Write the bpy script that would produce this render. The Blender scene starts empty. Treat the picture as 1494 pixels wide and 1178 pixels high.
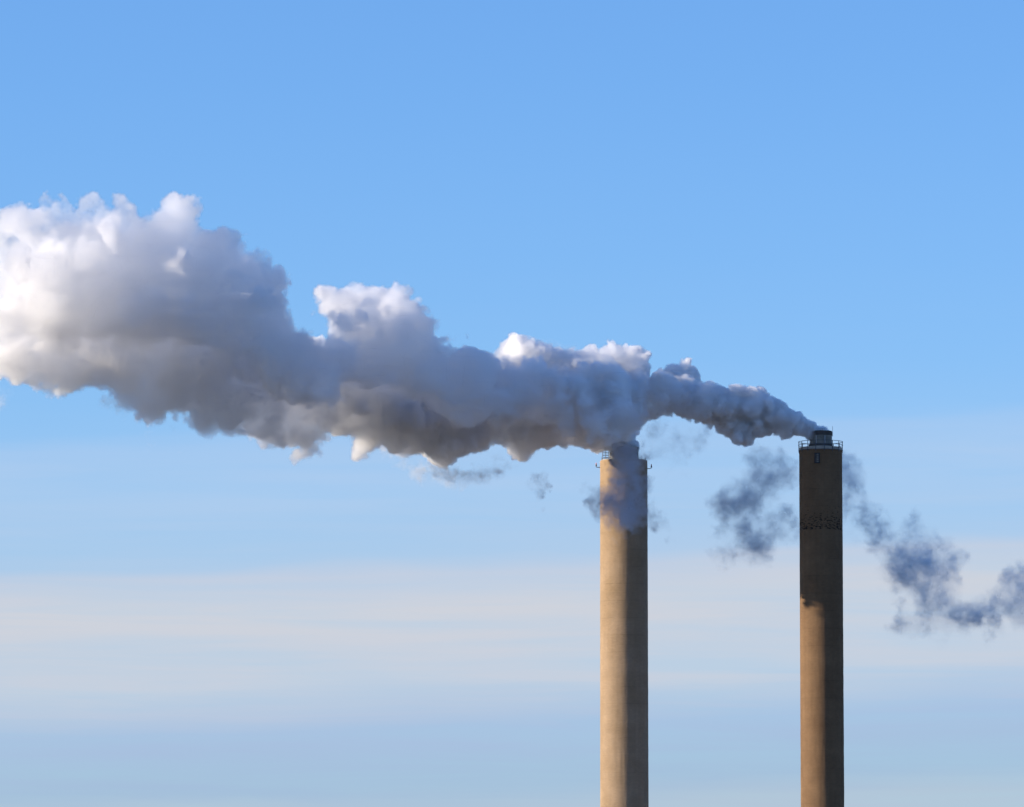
import bpy, bmesh, math, random
import numpy as np
from mathutils import Vector, Matrix

sc = bpy.context.scene
COL = sc.collection
R = math.radians

# ------------------------------------------------------------------ camera
FPX = 8625.0                      # focal length in photograph pixels (1494 x 1178)
PW, PH = 1494.0, 1178.0
PITCH = R(5.89)
EYE = Vector((0.0, 0.0, 1.7))
cam = bpy.data.cameras.new('camera')
cam.sensor_width = 36.0
cam.lens = FPX / PW * 36.0
cam.clip_start = 1.0
cam.clip_end = 60000.0
cam_o = bpy.data.objects.new('camera', cam)
COL.objects.link(cam_o)
cam_o.location = EYE
cam_o.rotation_euler = (math.pi / 2 + PITCH, 0, 0)
sc.camera = cam_o

# ------------------------------------------------------------------ sun, sky, exposure
SUN_EL = R(16.5)
SUN_SIDE = R(7.0)                 # the sun stands this much in front of due left
sun_dir = Vector((-math.cos(SUN_SIDE) * math.cos(SUN_EL), -math.sin(SUN_SIDE) * math.cos(SUN_EL), math.sin(SUN_EL)))
sun = bpy.data.lights.new('sun', 'SUN')
sun.energy = 3.55
sun.angle = R(0.53)
sun.color = (1.0, 0.86, 0.68)
sun_o = bpy.data.objects.new('sun', sun)
COL.objects.link(sun_o)
sun_o.location = (-60, 900, 260)
sun_o.rotation_euler = (-sun_dir).to_track_quat('-Z', 'Y').to_euler()

sc.view_settings.view_transform = 'Standard'
sc.view_settings.look = 'None'
sc.view_settings.gamma = 1.0
sc.view_settings.use_curve_mapping = False
sc.view_settings.exposure = 1.05


class Tree:
    """Small helper to write node graphs."""
    def __init__(self, nt):
        self.nt = nt
        nt.nodes.clear()

    def n(self, kind, props=None, **ins):
        nd = self.nt.nodes.new(kind)
        for k, v in (props or {}).items():
            setattr(nd, k, v)
        for k, v in ins.items():
            key = int(k[1:]) if k[0] == 'i' and k[1:].isdigit() else k.replace('_', ' ')
            self.put(nd.inputs[key], v)
        return nd

    def put(self, sock, v):
        if isinstance(v, bpy.types.NodeSocket):
            self.nt.links.new(v, sock)
        elif isinstance(v, bpy.types.Node):
            self.nt.links.new(next(o for o in v.outputs if o.enabled), sock)
        else:
            sock.default_value = v

    def m(self, op, a, b=None, c=None, clamp=False):
        nd = self.nt.nodes.new('ShaderNodeMath')
        nd.operation = op
        nd.use_clamp = clamp
        for i, v in enumerate((a, b, c)):
            if v is not None:
                self.put(nd.inputs[i], v)
        return nd.outputs[0]

    def ramp(self, fac, stops, interp='EASE'):
        nd = self.nt.nodes.new('ShaderNodeValToRGB')
        cr = nd.color_ramp
        cr.interpolation = interp
        while len(cr.elements) > 1:
            cr.elements.remove(cr.elements[-1])
        for i, (p, c) in enumerate(stops):
            e = cr.elements[0] if i == 0 else cr.elements.new(p)
            e.position = p
            c = (c, c, c) if not isinstance(c, tuple) else c
            e.color = (*c, 1.0)
        self.put(nd.inputs[0], fac)
        return nd.outputs[0]

    def mix(self, fac, a, b, blend='MIX'):
        nd = self.nt.nodes.new('ShaderNodeMix')
        nd.data_type = 'RGBA'
        nd.blend_type = blend
        self.put(nd.inputs[0], fac)
        self.put(nd.inputs[6], a if not isinstance(a, tuple) else (*a, 1.0))
        self.put(nd.inputs[7], b if not isinstance(b, tuple) else (*b, 1.0))
        return nd.outputs[2]


SKY_GAIN = 0.0905
world = bpy.data.worlds.new('World')
sc.world = world
world.use_nodes = True
T = Tree(world.node_tree)
sky = T.n('ShaderNodeTexSky', dict(sky_type='NISHITA', sun_disc=False))
sky.sun_elevation = SUN_EL
sky.sun_rotation = R(-90.0) - SUN_SIDE
sky.air_density = 1.0
sky.dust_density = 0.25
sky.ozone_density = 6.6
tc = T.n('ShaderNodeTexCoord')
sep = T.n('ShaderNodeSeparateXYZ', None, Vector=tc.outputs['Generated'])
elev = T.m('MULTIPLY', T.m('ARCSINE', sep.outputs['Z']), 180 / math.pi)          # degrees above the horizon
azim = T.m('MULTIPLY', T.m('ARCTAN2', sep.outputs['X'], sep.outputs['Y']), 180 / math.pi)
# thin sheets of cirrus, drawn out sideways: their height is bent by slow noise
co1 = T.n('ShaderNodeCombineXYZ', None, X=T.m('MULTIPLY', azim, 0.16), Y=T.m('MULTIPLY', elev, 0.9))
big = T.n('ShaderNodeTexNoise', None, Vector=co1, Scale=1.0, Detail=3.0, Roughness=0.5)
co2 = T.n('ShaderNodeCombineXYZ', None, X=T.m('MULTIPLY', azim, 0.28), Y=T.m('MULTIPLY', elev, 5.0), Z=3.7)
fine = T.n('ShaderNodeTexNoise', None, Vector=co2, Scale=1.0, Detail=5.0, Roughness=0.55, Distortion=0.4)
bend = T.m('ADD', T.m('MULTIPLY', T.m('SUBTRACT', big.outputs[0], 0.5), 0.55),
           T.m('MULTIPLY', T.m('SUBTRACT', fine.outputs[0], 0.5), 0.30))
wave = T.m('MULTIPLY', T.m('SINE', T.m('MULTIPLY', azim, math.pi / 18)), -0.20)
eb = T.m('ADD', T.m('ADD', elev, bend), wave)
cover = T.ramp(T.m('DIVIDE', eb, 12.0, clamp=True),
               [(0.0, 0.85), (0.14, 0.85), (0.19, 0.80), (0.25, 0.80), (0.29, 0.86), (0.335, 0.94), (0.360, 0.86),
                (0.372, 0.46), (0.395, 0.46), (0.415, 0.60), (0.45, 0.60), (0.468, 0.46), (0.478, 0.18), (0.52, 0.08), (0.60, 0.04), (0.75, 0.0)], 'LINEAR')
streak = T.ramp(fine.outputs[0], [(0.32, 0.80), (0.68, 1.14)], 'LINEAR')
cov = T.m('MULTIPLY', cover, streak, clamp=True)
tint = T.ramp(T.m('DIVIDE', eb, 12.0, clamp=True),
              [(0.0, (0.50, 0.57, 0.68)), (0.163, (0.45, 0.55, 0.68)), (0.185, (0.37, 0.51, 0.70)), (0.23, (0.40, 0.52, 0.74)), (0.27, (0.58, 0.63, 0.73)), (0.33, (0.62, 0.65, 0.72)),
               (0.37, (0.56, 0.62, 0.75)), (0.42, (0.47, 0.62, 0.84)), (0.60, (0.46, 0.60, 0.88))], 'LINEAR')
# the cirrus colour is what one sees of it; SKY_GAIN and the exposure are divided out
ci = T.mix(1.0, tint, (1 / (SKY_GAIN * 2.07),) * 3, 'MULTIPLY')
sky_c = T.mix(1.0, sky.outputs[0], (0.98, 1.0, 1.11), 'MULTIPLY')
col = T.mix(cov, sky_c, ci)
bg = T.n('ShaderNodeBackground', None, Color=col, Strength=SKY_GAIN)
wo = T.n('ShaderNodeOutputWorld', None, Surface=bg)

cy = sc.cycles
cy.use_denoising = True
cy.use_adaptive_sampling = True
cy.adaptive_threshold = 0.025
cy.volume_bounces = 20
cy.max_bounces = 22
cy.volume_step_rate = 1.5
cy.volume_max_steps = 1024

# ------------------------------------------------------------------ helpers
CP, SP = math.cos(PITCH), math.sin(PITCH)


def at(px, py, Y):
    """The point at distance Y seen at a pixel of the photograph."""
    dx, dz = (px - PW / 2) / FPX, (PH / 2 - py) / FPX
    d = Vector((dx, CP - dz * SP, SP + dz * CP))
    return EYE + d * ((Y - EYE.y) / d.y)


def link(name, me, mat=None, parent=None):
    if mat is not None:
        me.materials.append(mat)
    o = bpy.data.objects.new(name, me)
    COL.objects.link(o)
    if parent is not None:
        o.parent = parent
    return o


def from_bm(name, bm, mat, parent=None, smooth=False):
    bmesh.ops.recalc_face_normals(bm, faces=bm.faces[:])
    me = bpy.data.meshes.new(name)
    bm.to_mesh(me)
    bm.free()
    if smooth:
        for p in me.polygons:
            p.use_smooth = True
        me.set_sharp_from_angle(angle=R(40))
    return link(name, me, mat, parent)


def tag(o, label=None, category=None, group=None, kind=None):
    for k, v in (('label', label), ('category', category), ('group', group), ('kind', kind)):
        if v:
            o[k] = v
    return o


def empty(name, loc):
    o = bpy.data.objects.new(name, None)
    COL.objects.link(o)
    o.location = loc
    o.empty_display_size = 2.0
    return o


def lathe(bm, prof, seg=96, closed=False):
    """Turn a profile [(radius, z), ...] about the z axis."""
    rings = [[bm.verts.new((r * math.cos(2 * math.pi * i / seg), r * math.sin(2 * math.pi * i / seg), z)) for i in range(seg)]
             for r, z in prof]
    pairs = list(zip(rings, rings[1:])) + ([(rings[-1], rings[0])] if closed else [])
    for a, b in pairs:
        for i in range(seg):
            j = (i + 1) % seg
            bm.faces.new((a[i], a[j], b[j], b[i]))
    return rings


def tube(bm, pts, r, seg=6, closed=False):
    pts = [Vector(p) for p in pts]
    rings = []
    n = len(pts)
    for k, p in enumerate(pts):
        a = pts[k - 1] if (k > 0 or closed) else p
        b = pts[(k + 1) % n] if (k < n - 1 or closed) else p
        t = (b - a).normalized()
        u = t.cross(Vector((0, 0, 1)) if abs(t.z) < 0.9 else Vector((1, 0, 0))).normalized()
        w = t.cross(u)
        rings.append([bm.verts.new(p + (u * math.cos(2 * math.pi * i / seg) + w * math.sin(2 * math.pi * i / seg)) * r) for i in range(seg)])
    for k in range(n if closed else n - 1):
        A, B = rings[k], rings[(k + 1) % n]
        for i in range(seg):
            j = (i + 1) % seg
            bm.faces.new((A[i], A[j], B[j], B[i]))
    if not closed:
        bm.faces.new(rings[0][::-1])
        bm.faces.new(rings[-1])


def box(bm, c, s, rot=None):
    vs = bmesh.ops.create_cube(bm, size=1.0)['verts']
    for v in vs:
        v.co = Vector((v.co.x * s[0], v.co.y * s[1], v.co.z * s[2]))
        if rot is not None:
            v.co = rot @ v.co
        v.co += Vector(c)
    return vs


# ------------------------------------------------------------------ materials
def new_mat(name):
    mt = bpy.data.materials.new(name)
    mt.use_nodes = True
    return mt, Tree(mt.node_tree)


def shaft_material(name, base, dark, radius, spots=None, seed=0.0, brick=True):
    mt, t = new_mat(name)
    tc = t.n('ShaderNodeTexCoord')
    sp = t.n('ShaderNodeSeparateXYZ', None, Vector=tc.outputs['Object'])
    ang = t.m('MULTIPLY', t.m('ARCTAN2', sp.outputs['X'], t.m('MULTIPLY', sp.outputs['Y'], -1.0)), radius)
    uv = t.n('ShaderNodeCombineXYZ', None, X=ang, Y=sp.outputs['Z'], Z=seed)
    br = t.n('ShaderNodeTexBrick', dict(offset=0.5), Vector=uv, Scale=1.0, Mortar_Size=0.015, Mortar_Smooth=0.4, Bias=0.0,
             Brick_Width=0.5, Row_Height=0.23, Color1=(0.88, 0.88, 0.88, 1), Color2=(1.08, 1.05, 1.02, 1), Mortar=(0.82, 0.82, 0.83, 1))
    n1 = t.n('ShaderNodeTexNoise', None, Vector=tc.outputs['Object'], Scale=0.22, Detail=6.0, Roughness=0.6)
    stretch = t.n('ShaderNodeCombineXYZ', None, X=t.m('MULTIPLY', ang, 1.3), Y=t.m('MULTIPLY', sp.outputs['Z'], 0.05), Z=seed)
    n2 = t.n('ShaderNodeTexNoise', None, Vector=stretch, Scale=1.0, Detail=5.0, Roughness=0.6)      # rain streaks
    lay = t.n('ShaderNodeCombineXYZ', None, X=t.m('MULTIPLY', ang, 0.04), Y=t.m('MULTIPLY', sp.outputs['Z'], 0.5), Z=seed + 4)
    n3 = t.n('ShaderNodeTexNoise', None, Vector=lay, Scale=1.0, Detail=4.0, Roughness=0.7)           # lifts
    c = t.mix(t.ramp(n1.outputs[0], [(0.30, 0.0), (0.72, 1.0)], 'LINEAR'), base, dark)
    c = t.mix(t.m('MULTIPLY', t.ramp(n2.outputs[0], [(0.42, 0.0), (0.7, 1.0)], 'LINEAR'), 0.45), c, dark)
    c = t.mix(1.0, c, t.ramp(n3.outputs[0], [(0.3, 0.95), (0.7, 1.04)], 'LINEAR'), 'MULTIPLY')
    # joints of the lifts
    fr = t.m('ABSOLUTE', t.m('SUBTRACT', t.m('FRACT', t.m('DIVIDE', sp.outputs['Z'], 2.9)), 0.5))
    joint = t.m('MULTIPLY', t.m('LESS_THAN', fr, 0.022), t.ramp(n1.outputs[0], [(0.4, 0.0), (0.6, 1.0)], 'LINEAR'))
    c = t.mix(t.m('MULTIPLY', joint, 0.3), c, tuple(v * 0.6 for v in dark))
    if brick:
        c = t.mix(0.55, c, br.outputs['Color'], 'MULTIPLY')
    h = t.m('MULTIPLY', br.outputs['Fac'], -0.02)
    if spots:
        z0, z1, z2, z3 = spots
        sv = t.n('ShaderNodeCombineXYZ', None, X=t.m('MULTIPLY', ang, 1.9), Y=t.m('MULTIPLY', sp.outputs['Z'], 4.0), Z=seed + 9)
        sn = t.n('ShaderNodeTexNoise', None, Vector=sv, Scale=1.0, Detail=3.0, Roughness=0.65)
        patch = t.n('ShaderNodeTexNoise', None, Vector=uv, Scale=0.35, Detail=2.0)
        span = z3 - z0
        amt = t.ramp(t.m('DIVIDE', t.m('SUBTRACT', sp.outputs['Z'], z0), span, clamp=True),
                     [(0.0, 0.0), ((z1 - z0) / span - 0.01, 0.0), ((z1 - z0) / span, 1.0), ((z1 * 0.6 + z2 * 0.4 - z0) / span, 0.85), ((z2 - z0) / span, 0.62),
                      ((z2 - z0) / span + 0.15, 0.46), (0.90, 0.30), (1.0, 0.0)], 'LINEAR')
        thr = t.m('SUBTRACT', 0.90, t.m('ADD', t.m('MULTIPLY', amt, 0.32), t.m('MULTIPLY', patch.outputs[0], 0.12)))
        hit = t.m('MULTIPLY', t.m('GREATER_THAN', sn.outputs[0], thr), t.m('GREATER_THAN', amt, 0.001))
        c = t.mix(t.m('MULTIPLY', hit, 0.9), c, (0.012, 0.010, 0.010))
        h = t.m('SUBTRACT', h, t.m('MULTIPLY', hit, 0.06))
    bump = t.n('ShaderNodeBump', None, Strength=0.8, Distance=1.0, Height=t.m('ADD', h, t.m('MULTIPLY', n1.outputs[0], 0.04)))
    bs = t.n('ShaderNodeBsdfPrincipled', None, Base_Color=c, Roughness=0.92, Normal=bump)
    bs.inputs['Specular IOR Level'].default_value = 0.2
    t.n('ShaderNodeOutputMaterial', None, Surface=bs)
    return mt


def plain(name, colr, rough=0.7, metal=0.0, var=0.25, scale=1.5):
    mt, t = new_mat(name)
    tc = t.n('ShaderNodeTexCoord')
    n = t.n('ShaderNodeTexNoise', None, Vector=tc.outputs['Object'], Scale=scale, Detail=5.0, Roughness=0.65)
    c = t.mix(1.0, colr, t.ramp(n.outputs[0], [(0.3, 1 - var), (0.7, 1 + var)], 'LINEAR'), 'MULTIPLY')
    bs = t.n('ShaderNodeBsdfPrincipled', None, Base_Color=c, Roughness=rough, Metallic=metal)
    t.n('ShaderNodeOutputMaterial', None, Surface=bs)
    return mt


M_steel = plain('weathered_steel', (0.10, 0.10, 0.11), 0.6, 0.3)
M_galv = plain('galvanised_steel', (0.34, 0.35, 0.36), 0.5, 0.5)
M_dark = plain('dark_opening', (0.03, 0.03, 0.035), 0.8)
M_cap = plain('pale_concrete', (0.36, 0.32, 0.26), 0.9, var=0.3, scale=0.8)
M_flue = plain('sooty_concrete', (0.20, 0.185, 0.15), 0.9, var=0.35, scale=0.7)
M_band = plain('sooty_band', (0.075, 0.065, 0.055), 0.9, var=0.4, scale=0.9)
M_lamp = plain('red_lamp_glass', (0.55, 0.10, 0.06), 0.3, var=0.1)
M_ground = plain('ground_earth', (0.065, 0.058, 0.048), 0.95, var=0.4, scale=0.02)

# ------------------------------------------------------------------ ground
gm = bpy.data.meshes.new('ground')
gb = bmesh.new()
GS, GN = 40000.0, 24
gv = [[gb.verts.new((-GS / 2 + GS * i / GN, -GS / 2 + GS * j / GN + 5000, 0)) for j in range(GN + 1)] for i in range(GN + 1)]
for i in range(GN):
    for j in range(GN):
        gb.faces.new((gv[i][j], gv[i + 1][j], gv[i + 1][j + 1], gv[i][j + 1]))
gb.to_mesh(gm)
gb.free()
tag(link('ground', gm, M_ground), kind='structure')

# ------------------------------------------------------------------ chimneys
YL, YR = 1000.0, 982.0
SL, SR = YL / FPX * 1.0105, YR / FPX * 1.0105         # metres per pixel there (depth along the tilted axis included)


def shaft(name, radius, taper, z_top, inner, mat, parent, seed):
    """A hollow tapering shaft with courses that are not quite true."""
    rnd = random.Random(seed)
    bm = bmesh.new()
    seg = 128
    zs = [0.0]
    while zs[-1] < z_top - 1.2:
        zs.append(zs[-1] + 1.0)
    zs.append(z_top)
    rings = []
    for z in zs:
        rr = radius + taper * (z_top - z)
        rings.append([bm.verts.new(((rr + rnd.uniform(-0.018, 0.018)) * math.cos(2 * math.pi * i / seg),
                                    (rr + rnd.uniform(-0.018, 0.018)) * math.sin(2 * math.pi * i / seg), z)) for i in range(seg)])
    inn = []
    for z in (z_top, z_top - 3.0):
        inn.append([bm.verts.new((inner * math.cos(2 * math.pi * i / seg), inner * math.sin(2 * math.pi * i / seg), z)) for i in range(seg)])
    seqs = list(zip(rings, rings[1:])) + [(rings[-1], inn[0]), (inn[0], inn[1])]
    for a, b in seqs:
        for i in range(seg):
            j = (i + 1) % seg
            bm.faces.new((a[i], a[j], b[j], b[i]))
    bm.faces.new(inn[1])
    return from_bm(name, bm, mat, parent, smooth=True)


# --- the nearer, left chimney
pl = at(910.0, 673.0, YL)
zL = pl.z
chL = tag(empty('chimney', (pl.x, YL, 0)), 'sunlit tan concrete chimney with small warning lamp brackets and smoke crossing its top',
          'chimney', 'power station chimneys')
RL = 34.3 * SL
M_shaftL = shaft_material('tan_shaft', (0.405, 0.292, 0.19), (0.295, 0.205, 0.12), RL, seed=1.0)
shaft('shaft', RL, 0.0010, zL, RL - 0.5, M_shaftL, chL, 3)
bm = bmesh.new()
lathe(bm, [(RL - 0.35, zL - 0.35), (RL - 0.12, zL - 0.12), (RL - 0.12, zL + 0.12), (0.3, zL + 0.16), (0.3, zL - 0.35)], 96)
from_bm('roof_slab', bm, M_cap, chL, True)
fx = (910.4 - 910.0) * SL
rf = 21.2 * SL
zf = at(910, 653.0, YL).z
bm = bmesh.new()
lathe(bm, [(rf, zL + 0.1), (rf, zf - 0.25), (rf + 0.05, zf - 0.2), (rf + 0.05, zf), (rf - 0.35, zf), (rf - 0.35, zL + 0.2)], 72)
flL = from_bm('flue', bm, M_flue, chL, True)
flL.location.x = fx

# ladder frame beside the flue
bm = bmesh.new()
xa, xb = (879.4 - 910) * SL, (888.6 - 910) * SL
z0, z1 = zL + 0.1, at(910, 657.2, YL).z
for x in (xa, (xa + xb) / 2, xb - 0.05):
    for y in (-0.75, 0.55):
        tube(bm, [(x, y, z0), (x, y, z1)], 0.045)
for k in range(1, 5):
    z = z0 + (z1 - z0) * k / 4
    for y in (-0.75, 0.55):
        tube(bm, [(xa, y, z), (xb - 0.05, y, z)], 0.035)
    tube(bm, [(xa, -0.75, z), (xa, 0.55, z)], 0.035)
from_bm('access_frame', bm, M_steel, chL)

# low kerb rail round the roof
rail_e = from_bm('roof_rail', (lambda b: (tube(b, [((RL - 0.25) * math.cos(2 * math.pi * i / 48), (RL - 0.25) * math.sin(2 * math.pi * i / 48), zL + 0.32)
                 for i in range(48)], 0.03, 5, True), b)[1])(bmesh.new()), M_steel, chL)
for k in range(16):
    a = 2 * math.pi * (k + 0.35) / 16
    b = bmesh.new()
    hgt = 0.42 if k % 2 else 0.62
    tube(b, [(0, 0, 0), (0, 0, hgt)], 0.03, 5)
    o = from_bm('post', b, M_steel, rail_e)
    o.location = ((RL - 0.25) * math.cos(a), (RL - 0.25) * math.sin(a), zL + 0.12)


def lamp_bracket(parent, side, z, reach, rise):
    """An obstruction lamp on an arm that stands off the shaft."""
    x0, x1 = side * (RL - 0.05), side * (RL + reach)
    b = bmesh.new()
    tube(b, [(x0, -0.35, z), (x1, -0.35, z), (x1 + side * 0.06, -0.35, z + rise * 0.35)], 0.055, 6)
    tube(b, [(x0, 0.1, z - 0.02), (x1 - side * 0.1, -0.3, z - 0.02)], 0.03, 5)
    arm = from_bm('lamp_bracket', b, M_steel, parent)
    b = bmesh.new()
    lathe(b, [(0.001, 0.0), (0.13, 0.0), (0.13, 0.1), (0.10, 0.32), (0.001, 0.34)], 12)
    hs = from_bm('lamp_housing', b, M_steel, arm)
    hs.location = (x1 + side * 0.05, -0.35, z + rise * 0.25)
    b = bmesh.new()
    lathe(b, [(0.001, 0.0), (0.075, 0.0), (0.085, 0.12), (0.06, 0.24), (0.001, 0.28)], 12)
    gl = from_bm('lamp_glass', b, M_lamp, arm)
    gl.location = (x1 + side * 0.05, -0.35, z + rise * 0.25 + 0.34)
    return arm


lamp_bracket(chL, -1, at(910, 682.3, YL).z, 0.62, 0.6)
lamp_bracket(chL, 1, at(910, 684.2, YL).z, 0.62, 0.6)

# --- the farther, right chimney
pr = at(1197.3, 657.8, YR)
zR = pr.z
chR = tag(empty('chimney', (pr.x, YR, 0)), 'dark shadowed chimney with a railed top platform and a band of black spots',
          'chimney', 'power station chimneys')
RR = 31.1 * SR
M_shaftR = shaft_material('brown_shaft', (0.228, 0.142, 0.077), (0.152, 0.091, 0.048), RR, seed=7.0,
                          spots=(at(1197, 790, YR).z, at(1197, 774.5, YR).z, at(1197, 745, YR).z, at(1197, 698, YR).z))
shaft('shaft', RR, 0.0004, zR, RR - 0.5, M_shaftR, chR, 8)
zk = at(1197, 653.6, YR).z
bm = bmesh.new()
lathe(bm, [(RR - 0.3, zR - 0.3), (RR + 0.03, zR - 0.06), (RR + 0.03, zR + 0.05), (RR - 0.03, zR + 0.06), (RR - 0.03, zk), (RR - 0.32, zk), (RR - 0.32, zR + 0.25), (0.4, zR + 0.25), (0.4, zR - 0.3)], 96)
from_bm('platform_kerb', bm, M_cap, chR, True)

# the flue: a wide foot, a ring, the pipe and a sooty lip
fx = (1197.7 - 1197.3) * SR
zb = zR + 0.25
z_ring, z_lip, z_top = at(1197, 650.0, YR).z, at(1197, 636.0, YR).z, at(1197, 629.6, YR).z
rp = 16.3 * SR
bm = bmesh.new()
lathe(bm, [(rp + 0.28, zb), (rp + 0.28, z_ring - 0.32), (rp + 0.10, z_ring - 0.16), (rp, z_ring - 0.16), (rp, z_lip), (rp - 0.4, z_lip), (rp - 0.4, zb)], 72)
flR = from_bm('flue', bm, M_flue, chR, True)
flR.location.x = fx
bm = bmesh.new()
lathe(bm, [(rp - 0.02, z_ring - 0.15), (rp + 0.09, z_ring - 0.13), (rp + 0.09, z_ring + 0.12), (rp - 0.02, z_ring + 0.14)], 72)
from_bm('flue_ring', bm, M_band, flR, True)
bm = bmesh.new()
lathe(bm, [(rp - 0.38, z_lip + 0.002), (rp + 0.05, z_lip + 0.002), (rp + 0.05, z_top - 0.14), (rp + 0.0, z_top - 0.1), (rp, z_top), (rp - 0.38, z_top)], 72, closed=True)
from_bm('flue_lip', bm, M_band, flR, True)
for k in range(8):
    a = 2 * math.pi * (k + 0.4) / 8
    b = bmesh.new()
    box(b, (0, 0, 0), (0.06, 0.14, z_lip - z_ring - 0.25))
    o = from_bm('flue_strap', b, M_galv, flR)
    o.location = ((rp + 0.02) * math.cos(a), (rp + 0.02) * math.sin(a), (z_lip + z_ring) / 2 + 0.02)
    o.rotation_euler.z = a
b = bmesh.new()
tube(b, [(0, 0, 0), (0, 0, 1.75)], 0.028, 5)
rod = from_bm('lightning_rod', b, M_steel, chR)
rod.location = (fx + rp + 0.08, -0.2, z_top - 0.9)

# railing
RLr = RR + 0.12
zt, zm = at(1197, 645.2, YR).z, at(1197, 650.2, YR).z
rl = from_bm('railing', (lambda b: (tube(b, [(RLr * math.cos(2 * math.pi * i / 64), RLr * math.sin(2 * math.pi * i / 64), zR - 0.02) for i in range(64)], 0.035, 5, True), b)[1])(bmesh.new()), M_steel, chR)
for z, nm in ((zt, 'handrail'), (zm, 'middle_rail')):
    b = bmesh.new()
    tube(b, [(RLr * math.cos(2 * math.pi * i / 64), RLr * math.sin(2 * math.pi * i / 64), z) for i in range(64)], 0.045, 6, True)
    from_bm(nm, b, M_steel, rl)
pm = None
for k in range(16):
    a = 2 * math.pi * (k + 0.3) / 16
    if pm is None:
        b = bmesh.new()
        box(b, (0, 0, (zt - zR + 0.35) / 2 - 0.35), (0.07, 0.09, zt - zR + 0.35))
        o = from_bm('post', b, M_steel, rl)
        pm = o.data
    else:
        o = link('post', pm, None, rl)
    o.location = (RLr * math.cos(a), RLr * math.sin(a), zR)
    o.rotation_euler.z = a

# the recessed hatch below the platform
ang = math.asin((1190.6 - 1197.3) * SR / RR)
hc = Vector((RR * math.sin(ang), -RR * math.cos(ang), (at(1197, 664.6, YR).z + at(1197, 678.2, YR).z) / 2))
hw, hh = 6.4 * SR, 13.4 * SR
b = bmesh.new()
for sx in (-1, 1):
    box(b, (sx * hw / 2, 0, 0), (0.14, 0.22, hh))
for sz in (-1, 1):
    box(b, (0, 0, sz * (hh / 2 + 0.03)), (hw + 0.2, 0.22, 0.14))
hf = from_bm('hatch', b, M_dark, chR)
hf.location = hc
hf.rotation_euler.z = ang
b = bmesh.new()
box(b, (0, 0.02, 0), (hw - 0.15, 0.14, hh - 0.1))
from_bm('hatch_door', b, M_band, hf)
b = bmesh.new()
for k in range(5):
    box(b, (0.1, -0.07, -hh / 2 + hh * (k + 0.5) / 5), (hw * 0.45, 0.05, 0.16))
from_bm('hatch_louvre', b, M_flue, hf)


# ------------------------------------------------------------------ smoke
def smoke_material(name, colr, density, aniso=0.15, absorb=(0, 0, 0)):
    mt, t = new_mat(name)
    pv = t.n('ShaderNodeVolumePrincipled', None, Color=(*colr, 1), Density=density, Anisotropy=aniso)
    pv.inputs['Density Attribute'].default_value = 'density'
    t.n('ShaderNodeOutputMaterial', None, Volume=pv)
    return mt


def volume_object(name, dens, vs, origin, rot_z, mat):
    """A real fog volume: the voxel values ride on loose vertices and geometry nodes fill a grid with them."""
    nx, ny, nz = dens.shape
    me = bpy.data.meshes.new(name)
    me.vertices.add(dens.size)
    me.attributes.new('voxel', 'FLOAT', 'POINT').data.foreach_set('value', np.ascontiguousarray(dens, dtype=np.float32).ravel())
    src = bpy.data.objects.new(name + '_voxels', me)      # data only, never in the scene
    o = link(name, bpy.data.volumes.new(name), mat)
    o.location = origin
    o.rotation_euler.z = rot_z
    g = bpy.data.node_groups.new(name + '_grid', 'GeometryNodeTree')
    g.interface.new_socket('Geometry', in_out='INPUT', socket_type='NodeSocketGeometry')
    g.interface.new_socket('Geometry', in_out='OUTPUT', socket_type='NodeSocketGeometry')
    t = Tree(g)
    gi = t.n('GeometryNodeObjectInfo', dict(transform_space='ORIGINAL'), Object=src).outputs['Geometry']
    na = t.n('GeometryNodeInputNamedAttribute', dict(data_type='FLOAT'), Name='voxel')
    pos = t.n('GeometryNodeInputPosition')
    a = t.n('ShaderNodeVectorMath', dict(operation='SCALE'), i0=pos, Scale=1 / vs)
    a = t.n('ShaderNodeVectorMath', dict(operation='ADD'), i0=a.outputs[0], i1=(0.5, 0.5, 0.5))
    a = t.n('ShaderNodeVectorMath', dict(operation='FLOOR'), i0=a.outputs[0])
    sx = t.n('ShaderNodeSeparateXYZ', None, Vector=a.outputs[0])
    # index in whole numbers: a float would lose the last digits past 16 million
    def im(op, p, q):
        nd = t.nt.nodes.new('FunctionNodeIntegerMath')
        nd.operation = op
        t.put(nd.inputs[0], p)
        t.put(nd.inputs[1], q)
        return nd.outputs[0]
    idx = im('ADD', im('MULTIPLY', im('ADD', im('MULTIPLY', sx.outputs['X'], ny), sx.outputs['Y']), nz), sx.outputs['Z'])
    si = t.n('GeometryNodeSampleIndex', dict(data_type='FLOAT', domain='POINT'), Geometry=gi, Value=na.outputs[0], Index=idx)
    vc = t.n('GeometryNodeVolumeCube', None, Density=si.outputs[0], Min=(0, 0, 0), Max=((nx - 1) * vs, (ny - 1) * vs, (nz - 1) * vs),
             Resolution_X=nx, Resolution_Y=ny, Resolution_Z=nz)
    sm = t.n('GeometryNodeSetMaterial', None, Geometry=vc, Material=mat)
    t.n('NodeGroupOutput', None, i0=sm)
    o.modifiers.new('fog_grid', 'NODES').node_group = g
    return o


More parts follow.
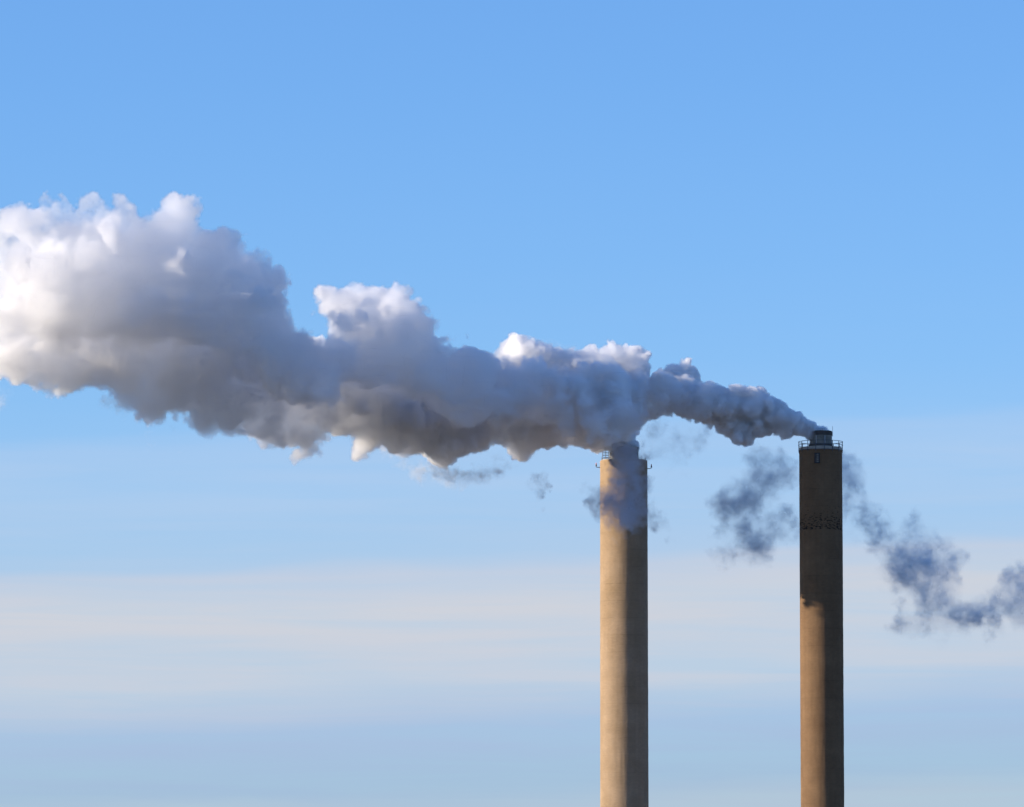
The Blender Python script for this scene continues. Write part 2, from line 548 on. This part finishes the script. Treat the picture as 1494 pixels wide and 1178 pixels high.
def spline_noise(shape, cell, rng):
    """Smooth noise (cubic B-spline over a random lattice), about -1 to 1."""
    mats, dims = [], []
    for n in shape:
        u = np.arange(n) / cell
        i0 = np.floor(u).astype(int)
        f = u - i0
        m = int(i0.max()) + 4
        W = np.zeros((n, m), np.float32)
        w = ((1 - f) ** 3 / 6, (3 * f ** 3 - 6 * f ** 2 + 4) / 6, (-3 * f ** 3 + 3 * f ** 2 + 3 * f + 1) / 6, f ** 3 / 6)
        for k in range(4):
            W[np.arange(n), i0 + k] = w[k]
        mats.append(W)
        dims.append(m)
    g = rng.uniform(-1, 1, dims).astype(np.float32) * 1.8
    g = np.tensordot(mats[2], g, (1, 2))          # nz, mx, my
    g = np.tensordot(mats[1], g, (1, 2))          # ny, nz, mx
    g = np.tensordot(mats[0], g, (1, 2))          # nx, ny, nz
    return np.ascontiguousarray(g)


def fbm(shape, cell, octaves, rng, gain=0.5, lac=2.1):
    out, a = None, 1.0
    for _ in range(octaves):
        if cell > 5.5:
            g = spline_noise(shape, cell, rng) * np.float32(a)
        else:                                     # fine octaves repeat a block, mirrored so that it has no seams
            q = spline_noise((56, 56, 56), max(cell, 1.3), rng) * np.float32(a)
            q = np.pad(q, [(0, 56)] * 3, mode='symmetric')
            sh0 = [int(v) for v in rng.integers(0, 112, 3)]
            ix = [(np.arange(n) + o) % 112 for n, o in zip(shape, sh0)]
            g = q[ix[0]][:, ix[1]][:, :, ix[2]]
        out = g if out is None else out + g
        a *= gain
        cell /= lac
    return out


def warp(f, dx, dy, dz):
    """f looked up at displaced places (trilinear), in slabs to save memory."""
    nx, ny, nz = f.shape
    out = np.empty_like(f)
    J, K = np.meshgrid(np.arange(ny, dtype=np.float32), np.arange(nz, dtype=np.float32), indexing='ij')
    ff = f.ravel()
    for i in range(nx):
        X = np.clip(i + dx[i], 0, nx - 1.001)
        Y = np.clip(J + dy[i], 0, ny - 1.001)
        Z = np.clip(K + dz[i], 0, nz - 1.001)
        x0, y0, z0 = X.astype(np.int32), Y.astype(np.int32), Z.astype(np.int32)
        X -= x0
        Y -= y0
        Z -= z0
        b = (x0 * ny + y0) * nz + z0
        sy, sx = nz, ny * nz
        c00 = ff[b] * (1 - Z) + ff[b + 1] * Z
        c01 = ff[b + sy] * (1 - Z) + ff[b + sy + 1] * Z
        c10 = ff[b + sx] * (1 - Z) + ff[b + sx + 1] * Z
        c11 = ff[b + sx + sy] * (1 - Z) + ff[b + sx + sy + 1] * Z
        out[i] = (c00 * (1 - Y) + c01 * Y) * (1 - X) + (c10 * (1 - Y) + c11 * Y) * X
    return out


# the wind carries the smoke to the left and a little towards the camera


class Cloud:
    """Puffs in the round, kept in a frame whose x axis lies along the wind."""
    def __init__(self, px0, seed, drift, path):
        self.px0, self.Y0, self.drift = px0, path[0][1], drift
        self.path = sorted(path)    # (photograph column, distance) along the plume
        self.x0 = at(px0, 640, self.Y0).x
        self.rng = np.random.default_rng(seed)
        self.S = []                 # x, y, z, r in the wind frame

    def axis_y(self, px):
        return float(np.interp(px, [p[0] for p in self.path], [p[1] for p in self.path]))

    def local(self, p):             # world -> wind frame (rotation by -(-drift) about the source)
        dx, dy = p[0] - self.x0, p[1] - self.Y0
        c, s = math.cos(self.drift), math.sin(self.drift)
        return (dx * c - dy * s, dx * s + dy * c, p[2])

    def add(self, px, py, r, dep=0.0, k=1.0):
        Y = self.axis_y(px) + dep
        self.S.append((*self.local(at(px, py, Y)), r * Y / FPX * k))


def rasterise(S, vs, pad, soft=None):
    """Signed distance to the union of balls (negative inside), only near them."""
    S = np.array(S, np.float64)
    lo = (S[:, :3] - S[:, 3:4]).min(0) - pad
    hi = (S[:, :3] + S[:, 3:4]).max(0) + pad
    shape = tuple(int(v) for v in np.ceil((hi - lo) / vs) + 1)
    far = np.float32(2.4)
    f = np.full(shape, far, np.float32)
    for x, y, z, r in S:
        c = (np.array((x, y, z)) - lo) / vs
        q = (r + 2.0) / vs
        a = np.maximum(np.floor(c - q).astype(int), 0)
        b = np.minimum(np.ceil(c + q).astype(int) + 1, shape)
        if (b <= a).any():
            continue
        X = (np.arange(a[0], b[0], dtype=np.float32) - c[0]) ** 2
        Y = (np.arange(a[1], b[1], dtype=np.float32) - c[1]) ** 2
        Z = (np.arange(a[2], b[2], dtype=np.float32) - c[2]) ** 2
        d = np.sqrt(X[:, None, None] + Y[None, :, None] + Z[None, None, :]) * np.float32(vs) - np.float32(r)
        v = f[a[0]:b[0], a[1]:b[1], a[2]:b[2]]
        np.minimum(v, d, out=v)
    return f, lo


def sprout(S, rng, levels=((10, 0.2, 0.58), (9, 0.18, 0.52)), rmin=0.3):
    """Cauliflower: smaller balls sit on the skin of each ball, smaller ones again on those."""
    out = list(S)
    cur = list(S)
    for n, k0, k1 in levels:
        nxt = []
        for x, y, z, r in cur:
            for _ in range(n):
                d = rng.normal(size=3)
                d /= np.linalg.norm(d)
                q = r * rng.uniform(k0, k1)
                if q < rmin:
                    continue
                t = r * rng.uniform(0.72, 0.98)
                nxt.append((x + d[0] * t, y + d[1] * t, z + d[2] * t, q))
        out += nxt
        cur = nxt
    return out


def thick(px):                      # half thickness of a plume in depth, metres
    return float(np.interp(px, [0, 150, 450, 700, 880, 1000, 1100, 1180, 1215], [13, 13, 10.5, 8.5, 5, 3.4, 2.4, 1.1, 0.6]))


def fill(cloud, puffs, axis, seed, k0=0.9):
    rng = np.random.default_rng(seed)
    for px, py, r, *dd in puffs:
        Th = max(thick(px) - r * 0.116, 0.0)
        cloud.add(px, py, r, dd[0] if dd else rng.uniform(-0.25, 0.25) * Th, k0 + (0.12 if px > 950 or dd else 0))
        if dd:
            cloud.add(px + rng.uniform(-6, 6), py + rng.uniform(2, 10), r * 0.9, dd[0] + 4.5, 0.95)
            cloud.add(px + rng.uniform(-6, 6), py + rng.uniform(4, 14), r * 0.9, dd[0] - 4.0, 0.85)
            if dd[0] > 5:                             # and lower ones that lead down to the near face
                cloud.add(px + rng.uniform(-10, 10), py + r * rng.uniform(0.5, 0.8), r * 0.8, dd[0] * 0.35, 0.9)
                cloud.add(px - r * 0.5, py + r * rng.uniform(0.7, 1.1), r * 0.7, -dd[0] * 0.15, 0.9)
        elif Th > 1.0:
            ay = np.interp(px, [a[0] for a in axis], [a[1] for a in axis])
            for sgn in (-1, 1):
                # the near face swells out in billows with troughs between them
                swell = math.sin(px / 19.0 + py / 31.0 + seed) * 0.5 + math.sin(px / 43.0 - py / 60.0 + 2.0 * seed) * 0.5
                u = rng.uniform(0.45, 1.0) if sgn > 0 else rng.uniform(0.75, 1.05) * (0.62 + 0.85 * swell)
                k = 1 - 0.45 * min(abs(u), 1.0)       # farther out the puffs draw in to the axis
                low = 0.32 * r if sgn < 0 and py < ay and 480 < px < 960 else 0.0     # the near billows sit lower than the lit heads behind
                cloud.add(px + rng.uniform(-8, 8), ay + (py - ay) * k + low + rng.uniform(-5, 5), r * rng.uniform(0.72, 0.95),
                          sgn * u * Th, 0.82)


def plume(name, cloud, vs, mat, label, category, group, softness, erode=0.55, warp_amp=1.0, veil=0.10):
    rng = cloud.rng
    S = sprout(cloud.S, rng)
    t0 = _t.time()
    f, lo = rasterise(S, vs, 1.6)
    print('balls', len(S), _t.time() - t0)
    sh = f.shape
    x_loc = lo[0] + np.arange(sh[0]) * vs                                 # along the wind: 0 at the mouth, negative down wind
    age = np.clip(-x_loc / 60.0, 0.02, 1.6).astype(np.float32)[:, None, None]
    amp = (warp_amp / vs) * np.minimum(age * 1.9, 2.0)
    w = [fbm(sh, 3.0 / vs, 4, rng, 0.55) * amp for _ in range(3)]
    print('noise', _t.time() - t0)
    f = warp(f, *w)
    print('warp', _t.time() - t0)
    del w
    e = fbm(sh, 2.4 / vs, 5, rng, 0.6)
    f = f + e * (erode * np.minimum(0.25 + age * 1.3, 1.4))
    g = fbm(sh, 1.1 / vs, 3, rng, 0.7)
    f += g * np.float32(0.24)
    del g
    if veil:
        q = fbm(sh, 6.0 / vs, 2, rng, 0.5)
        h = np.clip((1.1 - f + e * 0.9 + q * 0.9 - 0.9) / 2.2, 0, 1) ** 1.5 * (f < 2.1) * np.minimum(age * 1.5, 1.0)
        del q
    wd = (softness[0] + (softness[1] - softness[0]) * np.minimum(age, 1.0)).astype(np.float32)
    d = np.clip(-f / wd + 0.1, 0, 1)
    d = d * d * (3 - 2 * d) * np.exp(np.clip(-0.95 * e, -2.0, 1.6))
    d *= 0.16 + 0.84 * np.exp(np.minimum(f, 0) / 1.2)            # thickest at the billowing skin, looser within
    dn = np.interp(-x_loc, [0, 25, 70, 130], [4.0, 1.6, 0.6, 0.4]).astype(np.float32)[:, None, None]
    d = d * dn
    if veil:
        d += h * veil
        del h
    d[:1] = d[-1:] = 0
    d[:, :1] = d[:, -1:] = 0
    d[:, :, :1] = d[:, :, -1:] = 0
    # wind frame -> world
    c, s = math.cos(cloud.drift), math.sin(cloud.drift)
    ox = cloud.x0 + lo[0] * c + lo[1] * s
    oy = cloud.Y0 - lo[0] * s + lo[1] * c
    o = volume_object(name, d, vs, (ox, oy, lo[2]), -cloud.drift, mat)
    print(name, sh, d.size / 1e6, 'M voxels', float((d > 0.01).mean()))
    return tag(o, label, category, group)


M_steam = smoke_material('white_steam', (0.9985, 0.9972, 0.996), 2.0, 0.62)

AXIS = [(-40, 480), (150, 450), (300, 490), (450, 555), (600, 575), (750, 590), (900, 590), (1000, 590), (1100, 608), (1210, 630)]

# smoke of the left chimney: low and in front
A = Cloud(911, 11, R(-30.0), [(911, YL), (700, YL - 16), (600, YL - 23), (500, YL - 30), (330, YL - 44), (150, YL - 53), (-60, YL - 57)])
puffs_a = [(900, 654, 12), (922, 653, 11), (912, 650, 17), (911, 656, 15), (918, 650, 12), (898, 648, 15), (880, 645, 15), (862, 640, 18), (845, 635, 21), (825, 630, 24), (800, 626, 29), (775, 622, 34),
           (905, 628, 18), (890, 612, 26), (870, 600, 32), (850, 612, 30), (760, 640, 27), (740, 615, 40), (700, 612, 46),
           (700, 636, 24), (668, 640, 26), (640, 640, 38), (645, 590, 48), (600, 600, 50), (595, 635, 36), (560, 600, 45), (545, 625, 32), (520, 590, 50), (505, 615, 30),
           (480, 590, 45), (470, 640, 20), (455, 660, 18), (450, 610, 40), (415, 612, 36), (380, 600, 45), (400, 560, 50), (440, 550, 50),
           (335, 612, 32), (295, 602, 32), (310, 580, 42), (340, 540, 55), (265, 565, 48), (225, 570, 34), (190, 560, 30), (250, 520, 62), (180, 530, 45),
           (140, 500, 60), (90, 540, 40), (75, 555, 26), (120, 548, 28), (60, 480, 48), (40, 520, 38), (200, 460, 66), (285, 480, 62), (0, 475, 42), (5, 515, 30),
           (500, 545, 44), (470, 525, 34), (670, 570, 45), (720, 580, 40), (560, 555, 48), (610, 560, 48), (760, 590, 36), (800, 590, 34)]
fill(A, puffs_a, AXIS, 5)

# smoke of the right chimney: higher and behind
B = Cloud(1197, 23, R(-22.0), [(1197, YR), (960, YR - 5), (520, YR - 33), (330, YR - 44), (120, YR - 51), (-60, YR - 52)])
puffs_b = [(902, 616, 22, -2), (886, 626, 16, -2.5), (914, 626, 14, -2), (895, 595, 30, -3), (868, 606, 26, -3), (1187, 634, 8), (1180, 631, 11), (1207, 632, 5), (1200, 630, 8), (1192, 631, 9), (1184, 630, 11), (1174, 626, 13), (1162, 621, 16), (1148, 616, 19), (1132, 610, 22), (1115, 605, 24), (1098, 598, 26),
           (1105, 622, 17), (1082, 594, 26), (1072, 582, 15, 3), (1104, 584, 14, 2.5), (1040, 576, 14, 4), (1064, 596, 27), (1078, 628, 18), (1060, 622, 16), (1088, 643, 11), (1044, 590, 26), (1024, 586, 24), (1004, 580, 26),
           (986, 556, 25, 6), (1003, 553, 18, 6), (972, 562, 19), (968, 585, 25), (950, 582, 25), (930, 572, 28), (915, 590, 30),
           (908, 538, 28, 10), (888, 530, 26, 10), (860, 530, 25, 10), (880, 565, 38), (845, 548, 32, 5), (812, 536, 28, 10), (785, 526, 28, 11), (760, 520, 24, 11), (740, 514, 18, 11), (740, 545, 22), (765, 560, 36), (810, 575, 38), (840, 590, 38), (905, 612, 22),
           (735, 585, 34), (700, 570, 40), (690, 535, 28), (665, 528, 22), (652, 560, 40), (632, 515, 26), (620, 535, 40), (612, 482, 24), (595, 475, 30), (572, 458, 33, 7), (556, 435, 24, 9), (530, 440, 26, 9), (505, 446, 22, 9), (482, 442, 17, 9), (540, 480, 40, 8), (505, 490, 25, 9),
           (575, 510, 44), (535, 520, 40), (490, 525, 38), (460, 515, 26), (430, 500, 30), (445, 540, 40), (405, 525, 45), (380, 485, 46), (345, 435, 52), (385, 410, 30), (372, 385, 24), (345, 368, 28), (318, 368, 30), (300, 400, 52), (345, 480, 48),
           (262, 310, 26), (242, 314, 28), (255, 345, 38), (228, 380, 56), (280, 440, 62), (190, 345, 34), (160, 320, 32), (178, 330, 30), (132, 330, 40), (160, 395, 60), (105, 335, 36), (75, 320, 34), (46, 330, 36), (32, 325, 24), (40, 385, 36), (75, 400, 50), (105, 440, 56),
           (55, 450, 46), (200, 455, 60), (0, 395, 22), (-8, 450, 30), (25, 420, 28)]
fill(B, puffs_b, AXIS, 9)

import time as _t

_t0 = _t.time()
plume('smoke_plume', A, 0.2, M_steam, 'low grey shaded steam plume streaming left from the tan chimney', 'smoke', 'steam plumes from the chimneys', (0.25, 0.6))
plume('smoke_plume', B, 0.18, M_steam, 'tall white topped steam plume billowing left from the dark chimney', 'smoke', 'steam plumes from the chimneys', (0.22, 0.6))


# thin smoke torn off and hanging below the plumes
def wisp(name, pts, Y0, vs, mat, label, seed, depth=2.0, warp_amp=2.0, cut=0.35, cell=3.0, grow=1.5, gate=0.40):
    rng = np.random.default_rng(seed)
    P = []
    for px, py, r, a in pts + [tuple((u + v) / 2 for u, v in zip(p, q)) for p, q in zip(pts, pts[1:])
                               if math.dist(p[:2], q[:2]) < 1.3 * (p[2] + q[2])]:
        Y = Y0 + rng.uniform(-1, 1) * depth
        p = at(px, py, Y)
        P.append((p.x, p.y, p.z, r * grow * Y / FPX, a))
    P = np.array(P)
    lo = (P[:, :3] - 1.9 * P[:, 3:4]).min(0) - 1
    hi = (P[:, :3] + 1.9 * P[:, 3:4]).max(0) + 1
    sh = tuple(int(v) for v in np.ceil((hi - lo) / vs) + 1)
    f = np.zeros(sh, np.float32)
    for x, y, z, r, a in P:
        c = (np.array((x, y, z)) - lo) / vs
        q = 1.9 * r / vs
        i0 = np.maximum(np.floor(c - q).astype(int), 0)
        i1 = np.minimum(np.ceil(c + q).astype(int) + 1, sh)
        X, Y, Z = [((np.arange(i0[k], i1[k], dtype=np.float32) - c[k]) * vs / (r * (0.5 if k == 1 else 1.0))) ** 2 for k in range(3)]
        g = np.exp(-1.3 * (X[:, None, None] + Y[None, :, None] + Z[None, None, :])) * a
        v = f[i0[0]:i1[0], i0[1]:i1[1], i0[2]:i1[2]]
        np.maximum(v, g, out=v)
    w = [fbm(sh, cell * 1.2 / vs, 5, rng, 0.6) * (warp_amp / vs) for _ in range(3)]
    f = warp(f, *w)
    n = fbm(sh, cell / vs, 5, rng, 0.62)
    n2 = fbm(sh, cell * 0.6 / vs, 4, rng, 0.75)
    d = np.clip(f * 1.22 - cut + n * gate * np.minimum(f * 4, 1), 0, 1.0) * np.exp(n2 * 1.1)
    d[:1] = d[-1:] = 0
    d[:, :1] = d[:, -1:] = 0
    d[:, :, :1] = d[:, :, -1:] = 0
    o = volume_object(name, d, vs, tuple(lo), 0.0, mat)
    print(name, sh, d.size / 1e6)
    return tag(o, label, 'smoke', 'torn wisps of smoke')


M_thin = smoke_material('thin_smoke', (0.82, 0.89, 0.94), 0.36)
M_shred = smoke_material('pale_shreds', (0.95, 0.95, 0.96), 0.40)
M_veil = smoke_material('veil_smoke', (0.68, 0.72, 0.79), 0.95)
wisp('smoke_wisp', [(925, 660, 14, .8), (915, 680, 20, .9), (908, 700, 22, .9), (905, 725, 24, 1), (900, 748, 22, .9), (925, 745, 22, .8), (930, 715, 18, .6), (925, 768, 18, .6), (905, 770, 14, .5),
                    (862, 715, 14, .6), (868, 735, 13, .6), (880, 745, 14, .6), (958, 718, 15, .5), (966, 745, 16, .45), (950, 768, 13, .45), (985, 772, 11, .4), (797, 700, 9, .50), (786, 714, 10, .50), (782, 729, 10, .5), (788, 745, 10, .48)],
     YL - 26.0, 0.17, M_veil, 'grey blue smoke veil crossing in front of the tan chimney top', 31, 1.5)
wisp('smoke_wisp', [(952, 636, 17, .6), (975, 655, 18, .65), (1000, 650, 18, .6), (1022, 645, 16, .5), (1000, 676, 17, .6), (985, 690, 13, .45), (965, 672, 13, .5), (1032, 628, 15, .5), (940, 655, 14, .5)],
     YR + 6, 0.17, M_thin, 'faint torn smoke loop hanging just right of the tan chimney mouth', 32, 2)
wisp('smoke_wisp', [(1085, 740, 30, 1), (1110, 715, 32, 1), (1138, 698, 24, .9), (1155, 688, 18, .8), (1075, 765, 24, .9), (1105, 778, 26, .95), (1128, 765, 24, .8), (1052, 780, 16, .75), (1048, 805, 14, .75), (1044, 825, 12, .7), (1052, 750, 14, .65), (1145, 770, 22, .75),
                    (1108, 810, 16, .65), (1082, 805, 15, .6), (1160, 745, 18, .6), (1175, 780, 16, .5), (1180, 700, 22, .8), (1085, 790, 12, .5), (1100, 700, 20, .8)],
     YR + 5.0, 0.17, M_thin, 'blue grey smoke scrap hanging between the two chimneys', 33, 1.2)
wisp('smoke_wisp', [(1215, 690, 18, 1), (1240, 690, 21, 1.2), (1260, 684, 18, .9), (1244, 718, 20, 1.25), (1253, 748, 20, 1.3), (1264, 774, 17, 1.15), (1286, 788, 19, 1), (1318, 775, 22, .9), (1330, 800, 28, 1), (1340, 832, 34, 1), (1348, 855, 34, 1), (1368, 830, 24, .9),
                    (1338, 885, 28, 1), (1318, 895, 18, .7), (1348, 908, 17, .8), (1382, 888, 20, .9), (1396, 893, 19, 1), (1412, 900, 20, 1), (1428, 896, 20, 1), (1443, 888, 22, 1), (1460, 868, 26, 1), (1482, 850, 24, 1), (1496, 872, 28, 1), (1525, 860, 34, 1), (1560, 850, 30, .8), (1495, 770, 7, .5),
                    (1380, 938, 12, .4), (1290, 840, 12, .35), (1308, 868, 14, .4), (1362, 925, 12, .4), (1235, 745, 12, .4), (1300, 765, 12, .4)],
     YR + 5.0, 0.17, M_thin, 'long blue grey smoke trail sagging right of the dark chimney', 34, 1.2, gate=0.33)
wisp('smoke_wisp', [(560, 652, 10, .7), (575, 662, 9, .6), (598, 676, 12, .8), (620, 684, 13, .9), (645, 690, 13, .9), (668, 700, 11, .8), (682, 694, 10, .7), (702, 686, 13, .8), (725, 672, 12, .7), (745, 668, 10, .6)],
     YL - 20.0, 0.17, M_shred, 'small ragged shreds hanging under the grey middle of the plume', 35, 1.2, 1.4, 0.3, 2.2)
wisp('smoke_wisp', [(215, 628, 9, .5), (224, 645, 8, .55), (226, 662, 7, .45), (250, 622, 8, .45), (180, 598, 11, .6), (160, 590, 12, .6), (262, 660, 6, .3), (20, 575, 11, .5), (-5, 590, 12, .5)],
     YL - 50.0, 0.17, M_shred, 'faint torn shreds below the big white head of the plume', 36, 1.2, 1.4, 0.3, 2.2)
print('smoke built in', _t.time() - _t0)
